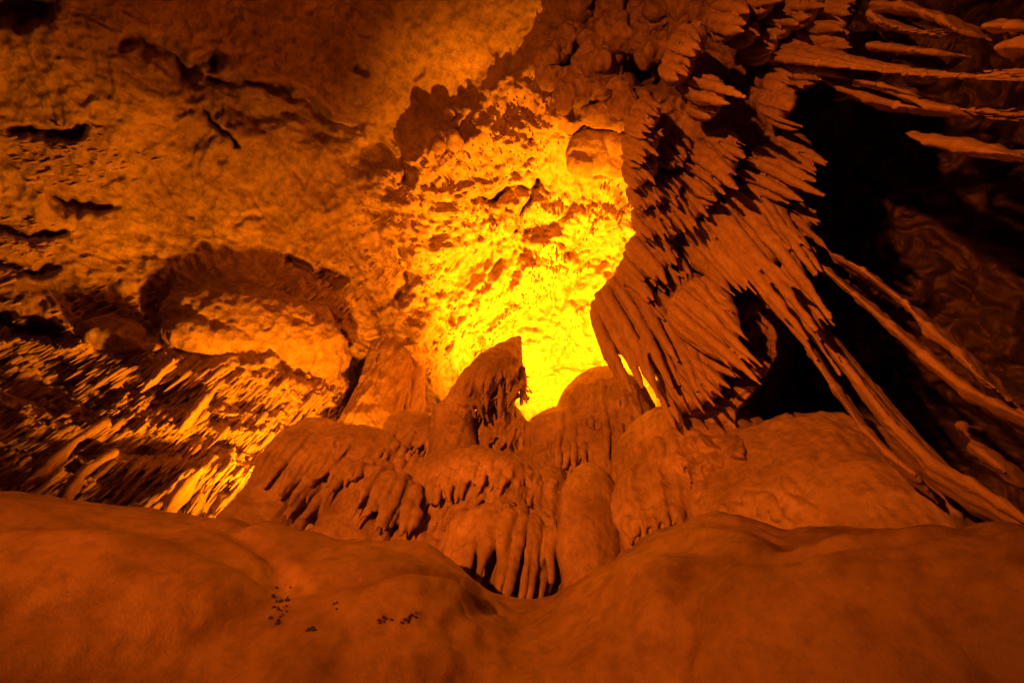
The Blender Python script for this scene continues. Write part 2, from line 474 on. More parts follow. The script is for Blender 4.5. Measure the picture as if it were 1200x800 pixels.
# pillow-like bulges with soft creases between them
def cells(p, seed, n, lo, hi):
    r = np.random.default_rng(seed); c = r.uniform(lo, hi, (n, 3))
    d1 = np.full(len(p), 9e9); d2 = np.full(len(p), 9e9)
    for q in c:
        d = np.linalg.norm(p - q, axis=1)
        d2 = np.where(d < d1, d1, np.minimum(d2, d)); d1 = np.minimum(d1, d)
    return d1, d2
d1, d2 = cells(v + 0.25 * np.stack([noise(v * 1.1), noise(v * 1.1 + 9), noise(v * 1.1 + 19)], -1), 5, 34, v.min(0), v.max(0))
crease = np.exp(-((d2 - d1) / 0.14) ** 2)
tg = np.tile(tt_, nA)
fade = 1 - 0.75 * np.exp(-((tg - 0.72) / 0.06) ** 2)        # keep the crest line itself
v = v + nn * ((0.16 * noise(v * 0.9 + 4) - 0.07 * crease) * fade + 0.035 * fbm(v * 2.2 + 7, 3) + 0.003 * fbm(v * 9, 3))[:, None].astype(np.float32)
bx_, by_ = pixel_of(v)
bulge = np.zeros(len(v))
for (cx, cy, rx, ry, hh, ang) in [(120, 700, 215, 85, .24, 8), (445, 690, 120, 58, .20, 4), (290, 745, 130, 70, .14, 10), (815, 672, 112, 66, .22, -6), (1045, 715, 210, 100, .28, -4), (640, 765, 130, 62, .16, 0),
                                  (480, 775, 70, 60, .15, 0), (40, 790, 120, 60, .16, 0), (700, 705, 60, 34, .10, -20), (1170, 640, 70, 32, .12, 0), (900, 800, 120, 70, .16, 0), (330, 660, 70, 36, .08, 10)]:
    c_, s_ = math.cos(math.radians(ang)), math.sin(math.radians(ang)); xx, yy = bx_ - cx, by_ - cy
    xx = xx + 14 * noise(v * 1.4 + 5); yy = yy + 12 * noise(v * 1.4 + 25)
    q = ((c_ * xx + s_ * yy) / rx) ** 2 + ((-s_ * xx + c_ * yy) / ry) ** 2
    bulge = np.maximum(bulge, hh * np.sqrt(np.clip(1 - q, 0, 1)) * sstep(0, .25, 1 - q))
infront = sstep(0.735, 0.70, tg) * sstep(0.2, .4, tg)
kk = np.hanning(15)[1:-1]; kk /= kk.sum()
B2 = (.62 * bulge * infront).reshape(nA, nT)
for ax_i in (0, 1): B2 = np.apply_along_axis(lambda r: np.convolve(np.pad(r, 6, mode='edge'), kk, 'valid'), ax_i, B2)
v = v + nn * (B2.ravel() - .05 * infront + .009 * fbm(v * 5 + 3, 3))[:, None].astype(np.float32)
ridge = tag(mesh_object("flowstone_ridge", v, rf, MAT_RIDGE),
            "broad smooth flowstone ridge with bulging humps below the fringed cascade", "flowstone")
RIDGE_V = v

# ------------------------------------------------------------------ frames for things seen from below
def frame(p):
    """across (horizontal, perpendicular to the sight line), towards the camera (horizontal), up"""
    h = (CAM - p)[:2]; h = h / np.linalg.norm(h)
    n = np.array([h[0], h[1], 0.0]); up = np.array([0, 0, 1.0]); u = np.cross(up, n)
    if ((M.T @ u)[0]) < 0: u = -u
    return u, n, up
def vlen(p, px):
    """metres of plumb length that show as px pixels at p"""
    q = p - np.array([0, 0, 0.5]); a = np.array(pixel_of(p)); b = np.array(pixel_of(q))
    return 0.5 * px / np.linalg.norm(a - b)

# ------------------------------------------------------------------ flowstone domes with dripping fringes
def dome(vol, px, py, H, wpx, hpx, drop, n, seed, dep=0.8, r=0.055, arc=(-95, 95), lean=0.12, core=True, k=0.05, jag=0.45, tiers=1, size_px=None):
    """(px,py) = top of the dome; wpx half width; hpx dome height, drop = fringe length (pixels)"""
    rs = np.random.default_rng(seed)
    top = PH(px, py, H); u, nrm, up = frame(top); s = mpp(top)
    a = wpx * s; c = vlen(top, hpx); b = a * dep; dl = vlen(top, drop)
    # the rounded shoulder we see from below is the dome's front: put the centre behind it
    cen = top - nrm * b * 0.55 - up * c * 0.55
    A = np.array([u, nrm, up])
    vol.ball(cen, A, (a, b, c), 0.12)
    if core:
        vol.cone(cen - up * c * 0.1, cen - up * (c * .3 + dl * 1.15), min(a, b) * 0.66, min(a, b) * 0.7, 0.15)
        for sx in (-0.55, 0.55):
            vol.cone(cen + u * a * sx * .8 - up * c * 0.1, cen + u * a * sx - up * (c * .3 + dl * 1.1), min(a, b) * 0.42, min(a, b) * 0.5, 0.12)
    for tix in range(tiers):
        for i in range(n):
            ph_ = math.radians(arc[0] + (arc[1] - arc[0]) * (i + 0.5 + rs.uniform(-.4, .4)) / n)
            sx, sy = math.sin(ph_), math.cos(ph_)
            lo_ = dl * rs.uniform(1 - jag, 1.0) * (0.55 + 0.45 * math.cos(ph_ * 0.9)) * (1 if tix == 0 else 0.6)
            rr = r * rs.uniform(0.7, 1.35)
            z0 = rs.uniform(0.2, 0.6) if tix == 0 else rs.uniform(0.5, 0.85)
            def on(zf, g=1.0):
                q = math.sqrt(max(0, 1 - zf * zf))
                return cen + (u * sx * a + nrm * sy * b) * q * g + up * c * zf
            wob = (u * rs.uniform(-1, 1) + nrm * rs.uniform(-.3, .3)) * 0.05
            base = on(0.0, 0.99) - up * c * 0.1
            end = base - up * lo_ - (u * sx * a + nrm * sy * b) * lean + wob
            mid = base * 0.5 + end * 0.5 + wob * 0.6 + (u * sx + nrm * sy) * rr * 0.3
            vol.chain([on(z0, 0.97), on(z0 * .45, 1.0), base, mid, end], [rr * .45, rr * .85, rr, rr * .8, rr * rs.uniform(.2, .5)], k)
    return top, a, b, c, dl

def ray_hit(ops, px, py):
    """nearest hit of a pixel's ray with the ellipsoids of a volume"""
    d = ray(px, py); best = None
    for o in ops:
        if o[0] != 'e': continue
        A, r = o[2], o[3]; oc = A @ (CAM - o[1]) / r; dd_ = A @ d / r
        a, b, c = dd_ @ dd_, 2 * oc @ dd_, oc @ oc - 1; disc = b * b - 4 * a * c
        if disc > 0:
            t = (-b - math.sqrt(disc)) / (2 * a)
            if best is None or t < best: best = t
    return None if best is None else CAM + d * best

def drip_row(vol, pts, H, n, r, L, seed, k=.03, jag=.5, out=.03, fan=0.0):
    """a scalloped row: rounded heads along a line on the rock, each drawn out into a hanging drip"""
    rs = np.random.default_rng(seed); pts = np.array(pts, float)
    seg = np.r_[0, np.cumsum(np.hypot(*np.diff(pts, axis=0).T))]
    ops = list(vol.ops)
    for i in range(n):
        q = (i + .5 + rs.uniform(-.35, .35)) / n * seg[-1]
        x = np.interp(q, seg, pts[:, 0]); y = np.interp(q, seg, pts[:, 1]) + rs.uniform(-4, 4)
        p = ray_hit(ops, x, y)
        if p is None: p = PH(x, y, H)
        u, nrm, up = frame(p); rr = r * rs.uniform(.65, 1.35); l = vlen(p, L) * rs.uniform(1 - jag, 1.08)
        side = u * fan * (q / seg[-1] - .5) * l; wob = u * rs.uniform(-.03, .03)
        a = p + up * rr * 1.6 - nrm * rr * .5; b = p + nrm * out * .6; m = p - up * l * .5 + nrm * out + wob + side * .5; e = p - up * l + nrm * out * .4 - wob + side
        vol.chain([a, b, m, e], [rr * .7, rr * 1.1, rr * .85, rr * rs.uniform(.3, .6)], k)

def flowpart(name, specs, h, parent, mat=MAT_FLOW, flute=0.02, lump=0.025, extra=None, grain=0.006, rows=()):
    vol = Vol(h)
    for sp in specs: dome(vol, **sp)
    for q, rw in enumerate(rows): drip_row(vol, *rw, seed=100 + q + len(rows) * 7)
    if extra: extra(vol)
    v, f = vol.build(lambda v: rough(v, flute, 7.0, lump, 2.2, grain, 15.0))
    return mesh_object(name, v, f, mat, parent)

D = dict
cas = empty("flowstone_cascade", PH(590, 690, 4.9) * np.array([1, 1, 0]))
tag(cas, "tiered flowstone cascade with drip fringes rising in the middle of the chamber", "flowstone")
flowpart("lower_tier", [D(px=592, py=602, H=4.75, wpx=64, hpx=44, drop=82, n=15, seed=1, r=.06, k=.03, jag=.25, lean=.02)], 0.018, cas,
         rows=[([(532, 632), (558, 615), (590, 606), (622, 612), (652, 632)], 4.6, 17, .058, 62), ([(540, 612), (565, 600), (592, 595), (620, 600), (646, 612)], 4.7, 17, .045, 24)])
flowpart("middle_tier", [D(px=578, py=543, H=5.05, wpx=98, hpx=46, drop=44, n=6, seed=2, r=.05),
                         D(px=642, py=556, H=5.0, wpx=34, hpx=40, drop=50, n=4, seed=22, r=.05)], 0.02, cas,
         rows=[([(486, 592), (510, 572), (545, 560), (585, 554), (625, 560), (650, 576)], 4.8, 24, .045, 24), ([(500, 610), (525, 588), (560, 575), (595, 572), (630, 580), (655, 600)], 4.75, 24, .048, 34),
               ([(520, 560), (550, 549), (580, 545), (615, 548)], 4.9, 16, .035, 16), ([(490, 572), (530, 556), (570, 549), (620, 552)], 4.9, 22, .033, 16), ([(505, 620), (530, 600), (560, 588), (600, 584), (640, 594)], 4.7, 24, .036, 22), ([(640, 585), (655, 580), (668, 590)], 4.8, 5, .045, 40), ([(478, 600), (500, 590), (520, 606)], 4.8, 7, .05, 40)])
flowpart("upper_tier", [D(px=590, py=480, H=5.35, wpx=38, hpx=36, drop=42, n=5, seed=3, r=.045),
                        D(px=505, py=494, H=5.6, wpx=46, hpx=30, drop=46, n=5, seed=4, r=.05),
                        D(px=640, py=522, H=5.25, wpx=30, hpx=30, drop=46, n=5, seed=5, r=.05)], 0.02, cas,
         rows=[([(556, 522), (570, 508), (590, 503), (612, 508), (626, 524)], 5.2, 15, .04, 30), ([(470, 524), (488, 510), (508, 506), (538, 510)], 5.4, 15, .045, 36), ([(622, 545), (640, 535), (662, 540), (672, 552)], 5.1, 9, .045, 32)])
flowpart("side_tier", [D(px=445, py=516, H=5.5, wpx=60, hpx=40, drop=24, n=4, seed=6, r=.05),
                       D(px=452, py=556, H=5.25, wpx=46, hpx=16, drop=60, n=4, seed=7, r=.055, jag=.15, lean=0),
                       D(px=385, py=508, H=5.7, wpx=42, hpx=60, drop=70, n=9, seed=8, r=.06)], 0.02, cas,
         rows=[([(402, 556), (425, 545), (455, 543), (490, 552)], 5.2, 20, .036, 18), ([(440, 528), (465, 524), (488, 532)], 5.3, 9, .03, 14), ([(350, 575), (372, 566), (398, 572)], 5.3, 9, .045, 40), ([(362, 522), (385, 516), (408, 522)], 5.5, 9, .035, 26), ([(410, 600), (440, 592), (470, 596), (490, 604)], 5.0, 16, .045, 36), ([(404, 578), (425, 568), (452, 564), (478, 570), (492, 582)], 5.0, 18, .055, 58), ([(350, 545), (370, 532), (395, 530), (410, 545)], 5.5, 9, .055, 44), ([(480, 545), (500, 540), (518, 550)], 5.2, 7, .045, 36)])

# horned stalagmite with a back-lit fringe
horn = empty("horned_stalagmite", PH(575, 480, 5.05)); tag(horn, "fin-shaped stalagmite peak silhouetted against the glowing alcove", "stalagmite")
def horn_extra(vol):
    pts = [(607, 397, .05), (601, 404, .13), (594, 415, .23), (585, 427, .30), (573, 437, .31), (558, 449, .28), (545, 463, .25)]
    P_ = [PH(x, y, 4.85) for x, y, r in pts]
    vol.chain(P_, [r for _, _, r in pts], 0.15)
    u, nrm, up = frame(P_[-1])
    for (x, y, r) in ((536, 476, .24), (527, 490, .3)):
        vol.cone(PH(x, y, 5.3), PH(x, y + 50, 5.3), r, r * 1.1, 0.2)
    vol.cone(PH(600, 425, 5.1), PH(606, 446, 5.2), .2, .1, .15)
    vol.cone(PH(575, 438, 5.3), PH(602, 430, 5.4), .26, .2, .15)
    rs = np.random.default_rng(3)
    for i in range(30):                                     # combed ridges over the fin's front
        t = (i + rs.uniform(0, 1)) / 30; x = 546 + 64 * t; y = 452 - 18 * t + rs.uniform(-14, 4)
        a = PH(x, y - 4, 4.58 + .12 * rs.random()); l = vlen(a, rs.uniform(10, 22)); rr = rs.uniform(.02, .04)
        vol.chain([a, a - up * l * .6, a - up * l - nrm * .05], [rr * .6, rr, rr * .3], .04)
    for i in range(52):                                     # open fringe below, lit from behind
        x = rs.uniform(550, 615); y = 452 + rs.uniform(-6, 12) - 0.12 * (x - 546)
        a = PH(x, y, 5.0 + rs.uniform(-.2, .45)); L = vlen(a, rs.uniform(16, 38)); rr = rs.uniform(.016, .036)
        w1, w2 = u * rs.uniform(-.09, .09), u * rs.uniform(-.14, .14)
        vol.chain([a + up * .2, a - up * L * .4 + w1, a - up * L + w2], [rr * 1.7, rr, rr * .5], 0.04)
        if rs.random() < .4: vol.chain([a - up * L * .3, a - up * L * .8 - w2 * 1.3], [rr, rr * .4], .03)
    for i in range(22):                                     # sprigs towards the light
        x = rs.uniform(598, 622); y = rs.uniform(436, 486)
        a = PH(x - 10, y - 4, 5.35); rr = rs.uniform(.014, .028)
        b_ = PH(x + rs.uniform(-2, 5), y + rs.uniform(-8, 12), 5.4 + rs.uniform(-.15, .3))
        vol.chain([a, a * .5 + b_ * .5 + up * .05, b_], [rr * 1.4, rr, rr * .5], 0.03)
flowpart("peak", [], 0.016, horn, extra=horn_extra, flute=.03)

def simple_flow(name, label, specs, h=0.022, cat="flowstone", extra=None, group=None, part="mound", **kw):
    top = PH(specs[0]['px'], specs[0]['py'], specs[0]['H'])
    vol = Vol(h)
    for sp in specs: dome(vol, **sp)
    for q, rw in enumerate(kw.get('rows', ())): drip_row(vol, *rw, seed=300 + q + len(name))
    if extra: extra(vol)
    v, f = vol.build(lambda v: rough(v, kw.get('flute', .02), 7.0, kw.get('lump', .03), 2.0, 0.006, 15.0))
    o = mesh_object(name, v, f, MAT_FLOW)
    return tag(o, label, cat, group)

def body(px, py, H, rp, drop, r2=None):
    def f(vol):
        a = PH(px, py, H); s = mpp(a) * rp
        vol.cone(a, a - np.array([0, 0, vlen(a, drop)]), s, r2 or s, 0.25)
    return f
simple_flow("flowstone_mound", "rounded flowstone mound beside the fin-shaped peak with the glow behind it",
            [D(px=708, py=446, H=5.2, wpx=58, hpx=66, drop=52, n=5, seed=11, r=.05, arc=(-80, 95), jag=.6, dep=.7),
             D(px=660, py=488, H=5.25, wpx=48, hpx=40, drop=60, n=5, seed=12, r=.05, jag=.5)],
            rows=[([(722, 500), (740, 492), (758, 494)], 5.0, 6, .035, 20), ([(640, 530), (660, 522), (690, 526)], 5.0, 7, .04, 26), ([(668, 500), (690, 492), (704, 498)], 5.0, 7, .025, 12), ([(720, 470), (738, 466), (752, 474)], 5.0, 6, .022, 12), ([(650, 556), (672, 550), (700, 552)], 5.0, 8, .04, 30)])
simple_flow("stalagmite", "small smooth dome-topped stalagmite wedged between cascade and big mound",
            [D(px=690, py=556, H=4.45, wpx=29, hpx=50, drop=30, n=3, seed=13, r=.04)], cat="stalagmite", extra=body(690, 590, 4.6, 27, 90), lump=.015, flute=.01)
simple_flow("flowstone_mound", "big brown flowstone mound with a comb of drips, under the long draperies",
            [D(px=800, py=490, H=4.5, wpx=98, hpx=85, drop=44, n=6, seed=14, r=.05, arc=(-95, 40), jag=.6, dep=.75),
             D(px=765, py=548, H=4.3, wpx=52, hpx=60, drop=40, n=4, seed=15, r=.045, jag=.6)], h=0.021,
            rows=[([(722, 548), (738, 530), (758, 522), (778, 520)], 4.2, 10, .04, 36), ([(732, 622), (750, 606), (775, 598), (800, 600)], 4.1, 9, .035, 22), ([(790, 540), (815, 536)], 4.2, 4, .03, 18)])
simple_flow("flowstone_mound", "smooth sloping flowstone shoulder in front of the black recess",
            [D(px=930, py=524, H=4.15, wpx=115, hpx=150, drop=40, n=4, seed=16, r=.04, dep=.6, jag=.5),
             D(px=1000, py=562, H=3.95, wpx=62, hpx=90, drop=40, n=3, seed=17, r=.04, dep=.7),
             D(px=860, py=530, H=4.2, wpx=80, hpx=110, drop=60, n=3, seed=18, r=.04, dep=.6)], h=0.021,
            rows=[([(855, 596), (885, 588), (920, 590), (955, 598)], 3.9, 12, .03, 14), ([(840, 604), (880, 600), (930, 602)], 3.9, 10, .028, 12)])

# ------------------------------------------------------------------ draperies of the overhanging wall
def PD(px, py, H):
    """like PH, but things close to straight overhead hang no farther than 8.5 m away"""
    d = ray(px, py); return CAM + d * min(H / math.hypot(d[0], d[1]), 8.5 + (H - 3.3) * .8)

def drapery(name, label, px0, py0, px1, py1, H, wpx, n, seed, conv=0.5, lmin=0.5, peak=0.0, dep=0.8, rk=1.0, stem=1.6, h=0.018, cap=0.25, k=0.012, group="fluted draperies on the overhanging wall", extra=None, core=0.45):
    rs = np.random.default_rng(seed)
    top = PD(px0, py0, H); tip = under(top, px1, py1); ax = tip - top; L = np.linalg.norm(ax); ax /= L
    sight = top * .6 + tip * .4 - CAM; u = np.cross(ax, sight); u /= np.linalg.norm(u); nrm = np.cross(u, ax)
    if nrm @ sight > 0: nrm = -nrm
    if (M.T @ u)[1] < 0: u = -u                              # u points up in the picture
    s = mpp(top); W = wpx * s
    vol = Vol(h); n = max(4, int(n * .9))
    r0 = .37 * math.pi * W / n * rk
    for sg in (-.62, -.32, 0, .32, .62):                     # the solid bell behind the ribs
        bs = [.04, .12, .22, .35, .48, .6, .7]; bp = []; br = []
        for q, g in zip(bs, (.8, .95, 1, .95, .85, .6, .3)):
            t = min(q / cap, 1); sp = W * math.sqrt(max(0, 1 - (1 - t) ** 2)) * (1 - conv * q ** 1.3); rb = .4 * sp * g
            bp.append(top + ax * L * (.55 + .45 * lmin) * q + u * sg * sp * g + nrm * (dep * sp * math.sqrt(1 - sg * sg) - rb - r0 * 1.5)); br.append(rb)
        vol.chain(bp, br, .1)
    S = [0, .06, .16, .32, .5, .7, .86, 1.0]; RP = [.6, .85, 1, 1.05, 1, .9, .68, .25]
    for i in range(n):
        ph = math.radians(-85 + 170 * (i + .5 + rs.uniform(-.3, .3)) / n); x, y = math.sin(ph), math.cos(ph)
        Li = L * (lmin + (1 - lmin) * max(0, 1 - abs(x - peak)) ** .8) * rs.uniform(.9, 1.03)
        rr = r0 * rs.uniform(.7, 1.3); wb = rs.uniform(-1, 1, 2) * W * .07; pts = []; rad = []
        for sj, rj in zip(S, RP):
            t = min(sj / cap, 1); sp = W * math.sqrt(max(0, 1 - (1 - t) ** 2)) * (1 - conv * sj ** 1.3)
            wv = math.sin(sj * 7 + i) * r0 * .25
            pts.append(top + ax * Li * sj + u * (x * sp + wb[0] * sj + wv) + nrm * (y * sp * dep + wb[1] * sj)); rad.append(rr * rj)
        vol.chain(pts, rad, k)
        if rs.random() < .5:                                 # a side rib that leaves the fold
            j = rs.integers(2, 5); q = pts[j] + (pts[j + 1] - pts[j]) * .5
            e = pts[j + 2] + u * rs.choice([-1, 1]) * r0 * 1.6
            vol.chain([q, (q + e) / 2 + nrm * r0 * .3, e], [rr * .5, rr * .45, rr * .2], k)
    vol.cone(top + ax * W * .5, top + ax * L * .45, W * core, W * core * .5, .08)
    up = np.array([0, 0, 1.0])
    if stem: vol.chain([top + ax * W * .35, top + up * stem * .4 - nrm * W * .5, top + up * stem - nrm * stem * .7], [W * .55, W * .6, W * .7], .12)
    if extra: extra(vol, top, ax, u, nrm, L)
    v, f = vol.build(lambda v: rough(v, .006, 11.0, .014, 3.5, .003, 18.0, 0))
    return tag(mesh_object(name, v, f, MAT_DRAP), label, "drapery", group)

def blade(name, label, pts, H, back=0.55, h=0.02, cat="drapery", nb=5, group="thin curtain blades on the overhanging wall"):
    """a hanging curtain seen edge on: pts = (px, py, half width px) of its leading edge"""
    top = PD(pts[0][0], pts[0][1], H)
    P_ = [top] + [under(top, x, y) for x, y, _ in pts[1:]]
    vol = Vol(h)
    u, nrm, up = frame(top)
    R_ = [max(.95 * w_ * mpp(p), 0.012) for p, (_, _, w_) in zip(P_, pts)]
    ax = P_[-1] - P_[0]; ax /= np.linalg.norm(ax)
    away = (P_[0] + P_[-1]) / 2 - CAM; away = away - away @ ax * ax; away /= np.linalg.norm(away)
    nb = int(np.clip(back / (0.8 * max(R_)), 4, 14))
    for j in range(nb):
        o = away * back * j / (nb - 1)
        wv = 0.25 * math.sin(j * 1.3 + len(pts))
        vol.chain([p + o + u * r * wv for p, r in zip(P_, R_)], [max(r * (.45, .7, .85)[min(j, 2)] * (1 - .03 * j), .01) for r in R_], .04)
    vol.chain([P_[0] + away * back * .3, P_[0] + up * .6 + away * (back + .3), P_[0] + up * 1.2 + away * (back + 1.2)], [R_[0] * 1.1, R_[0] * 1.5, R_[0] * 3], .08)
    v, f = vol.build(lambda v: rough(v, .008, 9.0, .012, 3.0, .003, 18.0, 0))
    return tag(mesh_object(name, v, f, MAT_DRAP), label, cat, group)

# big fluted bells
drapery("drapery", "largest fluted drapery, bell-topped, folds sweeping down to a pointed hem", 840, 252, 985, 440, 3.3, 52, 17, 31, conv=.45, lmin=.6, peak=.2, dep=.7)
drapery("drapery", "fluted drapery with a slit pointed tip under the largest drapery", 806, 352, 930, 464, 3.2, 36, 12, 32, conv=.6, lmin=.5, peak=-.3, dep=.8)
drapery("drapery", "shell-shaped drapery with ribbed spikes, hanging free before the black recess", 893, 205, 990, 252, 3.2, 40, 12, 33, conv=.35, lmin=.55, peak=.2, dep=.9, rk=.9)
drapery("drapery", "small knobbly drapery with one long spike above the shell-shaped one", 915, 172, 992, 200, 3.25, 18, 7, 34, conv=.7, lmin=.3, dep=.9)
drapery("drapery", "drapery of thick parallel ribs between bright rim and shell-shaped drapery", 818, 190, 884, 238, 3.35, 30, 9, 35, conv=.2, lmin=.7, dep=.8)
drapery("drapery", "comb of curved spikes like a claw above the shell-shaped drapery", 898, 118, 968, 140, 3.2, 17, 7, 36, conv=.1, lmin=.5, peak=-.6, dep=.9, rk=.75)
drapery("drapery", "small comb of spikes stacked over the claw-like comb", 906, 92, 940, 108, 3.25, 14, 6, 37, conv=.1, lmin=.6, dep=.9, rk=.75)
drapery("drapery", "drapery with finger-thick folds at the glowing edge of the wall", 722, 346, 806, 500, 3.9, 34, 9, 38, conv=.1, lmin=.8, dep=.9, rk=1.1)
drapery("drapery", "long-fingered drapery beside the finger-thick folds", 764, 350, 836, 498, 3.75, 28, 8, 39, conv=.2, lmin=.75, dep=.8)
drapery("drapery", "stubby fan of folds resting on the big brown mound", 792, 428, 858, 505, 3.75, 30, 12, 40, conv=-.35, lmin=.7, dep=.6, rk=.9)
drapery("drapery", "long narrow drapery trailing from the largest one towards the longest blade", 866, 272, 1010, 470, 3.35, 26, 9, 41, conv=.55, lmin=.7, peak=.1, dep=.7)
drapery("drapery", "narrow drapery between shell-shaped drapery and knobbed blade", 905, 240, 985, 308, 3.4, 20, 8, 42, conv=.3, lmin=.6, dep=.8)
drapery("drapery", "wide comb of folds beneath the long level blade", 925, 78, 1010, 98, 3.3, 20, 8, 43, conv=.3, lmin=.5, dep=.8)
drapery("drapery", "rounded clump of folds beside the open leaf loop", 965, 22, 1025, 30, 3.2, 26, 9, 44, conv=.2, lmin=.6, dep=.9)
drapery("drapery", "rounded clump of folds between leaf loop and long level blade", 958, 48, 1020, 56, 3.25, 16, 7, 45, conv=.3, lmin=.6, dep=.9)
k_ = 0
for (x0, y0, x1, y1, w_, n_) in [(748, 140, 790, 158, 20, 8), (744, 166, 786, 196, 20, 9), (745, 192, 778, 228, 18, 8), (750, 218, 782, 262, 18, 8), (758, 246, 796, 300, 22, 9),
                                 (752, 290, 800, 350, 26, 8), (785, 176, 812, 205, 16, 6), (772, 212, 808, 252, 18, 7), (790, 232, 838, 292, 26, 9), (800, 276, 838, 335, 22, 8), (776, 300, 816, 360, 24, 8), (735, 322, 776, 372, 24, 7)]:
    drapery("drapery", ("first second third fourth fifth sixth".split()[k_ % 6] + (" tight-ribbed drapery down the wall's glowing rim, counted from the rock slab pair" if k_ < 6 else " tight-ribbed drapery of the inner row behind the glowing rim, counted downwards")), x0, y0, x1, y1, 3.75 - .12 * (k_ % 3), w_, n_, 60 + k_, conv=.2, lmin=.6, dep=.85, group="small draperies along the rim")
    k_ += 1
for (x0, y0, x1, y1, w_, n_) in [(800, 52, 838, 74, 22, 7), (820, 118, 862, 140, 18, 6), (806, 98, 905, 132, 13, 5), (845, 20, 900, 34, 20, 6), (885, 56, 925, 56, 16, 6), (905, 24, 950, 34, 18, 6), (930, 8, 985, 14, 20, 6),
                                 (862, 36, 906, 52, 14, 6), (925, 48, 960, 56, 14, 6), (880, 4, 930, 2, 16, 6), (790, 75, 822, 100, 18, 6), (838, 158, 886, 178, 6, 3)]:
    drapery("drapery", f"{'long' if math.hypot(x1 - x0, y1 - y0) > 50 else 'short'} {'wide' if w_ > 17 else 'narrow'} knobbly drapery high on the wall, {'beside the lens-shaped lump' if x0 < 850 else 'above the long level blade'}", x0, y0, x1, y1, 3.3 + .1 * (k_ % 3), w_, n_, 60 + k_, conv=.3, lmin=.5, dep=.9, group="small draperies high on the wall")
    k_ += 1
# curtains seen edge on
blade("curtain_blade", "longest curtain blade, widening towards its foot behind the ridge", [(905, 342, 4), (935, 362, 7), (985, 425, 9), (1040, 495, 11), (1090, 545, 15), (1130, 568, 18), (1170, 592, 14), (1215, 620, 9)], 3.35)
blade("curtain_blade", "thin sharp curtain blade beside the longest one", [(945, 405, 3), (975, 450, 3.5), (1010, 500, 3.5), (1040, 530, 3), (1068, 552, 2)], 3.3, back=.4)
blade("curtain_blade", "straight curtain blade ending in a ragged tip", [(957, 308, 2), (1000, 345, 4), (1040, 380, 5), (1080, 416, 6), (1125, 452, 8), (1160, 470, 6), (1205, 492, 4)], 3.2)
blade("curtain_blade", "curtain blade with a round knob halfway down", [(970, 294, 3), (1010, 316, 4), (1060, 354, 4.5), (1076, 374, 4), (1086, 382, 9), (1094, 390, 5), (1120, 410, 6), (1145, 440, 3.5), (1165, 455, 2)], 3.15)
blade("curtain_blade", "short blunt curtain stub beside the longest blade's foot", [(1135, 518, 3), (1150, 528, 7), (1168, 542, 7), (1178, 552, 3)], 3.2, back=.3)
blade("curtain_blade", "long nearly level curtain blade high on the wall", [(900, 62, 12), (925, 66, 11), (960, 72, 7), (1000, 78, 4), (1060, 86, 3), (1120, 88, 3), (1160, 82, 5), (1215, 80, 6)], 2.9)
blade("curtain_blade", "leaf-shaped curtain blade drawn out to a thin tip", [(962, 94, 4), (985, 104, 10), (1015, 116, 10), (1050, 124, 5), (1085, 128, 3.5), (1140, 129, 3), (1190, 129, 1.5)], 2.85)
blade("curtain_blade", "slim arched curtain edge joining the leaf-shaped blade", [(1000, 95, 1.5), (1030, 100, 2.5), (1055, 110, 3), (1085, 124, 3), (1110, 127, 2)], 2.75, back=.3)
blade("curtain_blade", "thick club-shaped curtain tip alone in the dark", [(1060, 156, 3), (1085, 164, 5), (1120, 170, 7), (1150, 175, 7), (1180, 180, 3)], 2.7, back=.3)
blade("curtain_blade", "upper rim of the big open leaf loop", [(1020, 4, 4), (1050, 6, 4), (1080, 14, 3), (1100, 22, 3), (1117, 34, 2)], 2.8, back=.35)
blade("curtain_blade", "lower rim of the big open leaf loop", [(1018, 16, 7), (1028, 26, 5), (1060, 36, 3), (1090, 37, 2.5), (1117, 35, 2)], 2.85, back=.3)
blade("curtain_blade", "short thin curtain edge under the open leaf loop", [(1015, 53, 3), (1040, 56, 3), (1065, 59, 2.5), (1095, 62, 1.5)], 2.8, back=.3)
blade("curtain_blade", "rough blunt curtain end at the dark outer wall", [(1165, 56, 6), (1185, 52, 8), (1215, 56, 9)], 2.5, back=.3)
blade("curtain_blade", "smooth curtain end above the rough blunt one", [(1150, 30, 2), (1180, 30, 3), (1215, 33, 4)], 2.5, back=.3)

# a few large blades among the stalactites of the low ceiling
for lab, pts in [("broad pale blade slanting across the dim hollow of the low ceiling", [(100, 508, 4), (78, 526, 10), (55, 546, 10), (32, 562, 3)]), ("broad blade touching the ridge crest below the pale slanting one", [(104, 545, 4), (92, 560, 9), (80, 576, 9), (70, 588, 4)]),
                 ("stout blade under the large glowing bulge", [(258, 448, 3), (243, 466, 8), (228, 484, 7), (218, 494, 2)]), ("stout pale blade above the lamp-lit notch of the ridge", [(238, 548, 4), (222, 566, 12), (205, 586, 10), (196, 598, 4)]),
                 ("glowing broad blade in the lamp-lit notch of the ridge", [(332, 556, 5), (322, 578, 13), (312, 600, 14), (306, 615, 6)]), ("small upright blade beside the small dim knob", [(205, 420, 3), (190, 434, 6), (178, 446, 3)])]:
    blade("hanging_blade", lab, pts, 7.7, back=.4, h=.03, cat="stalactite", group="large blades of the low ceiling")

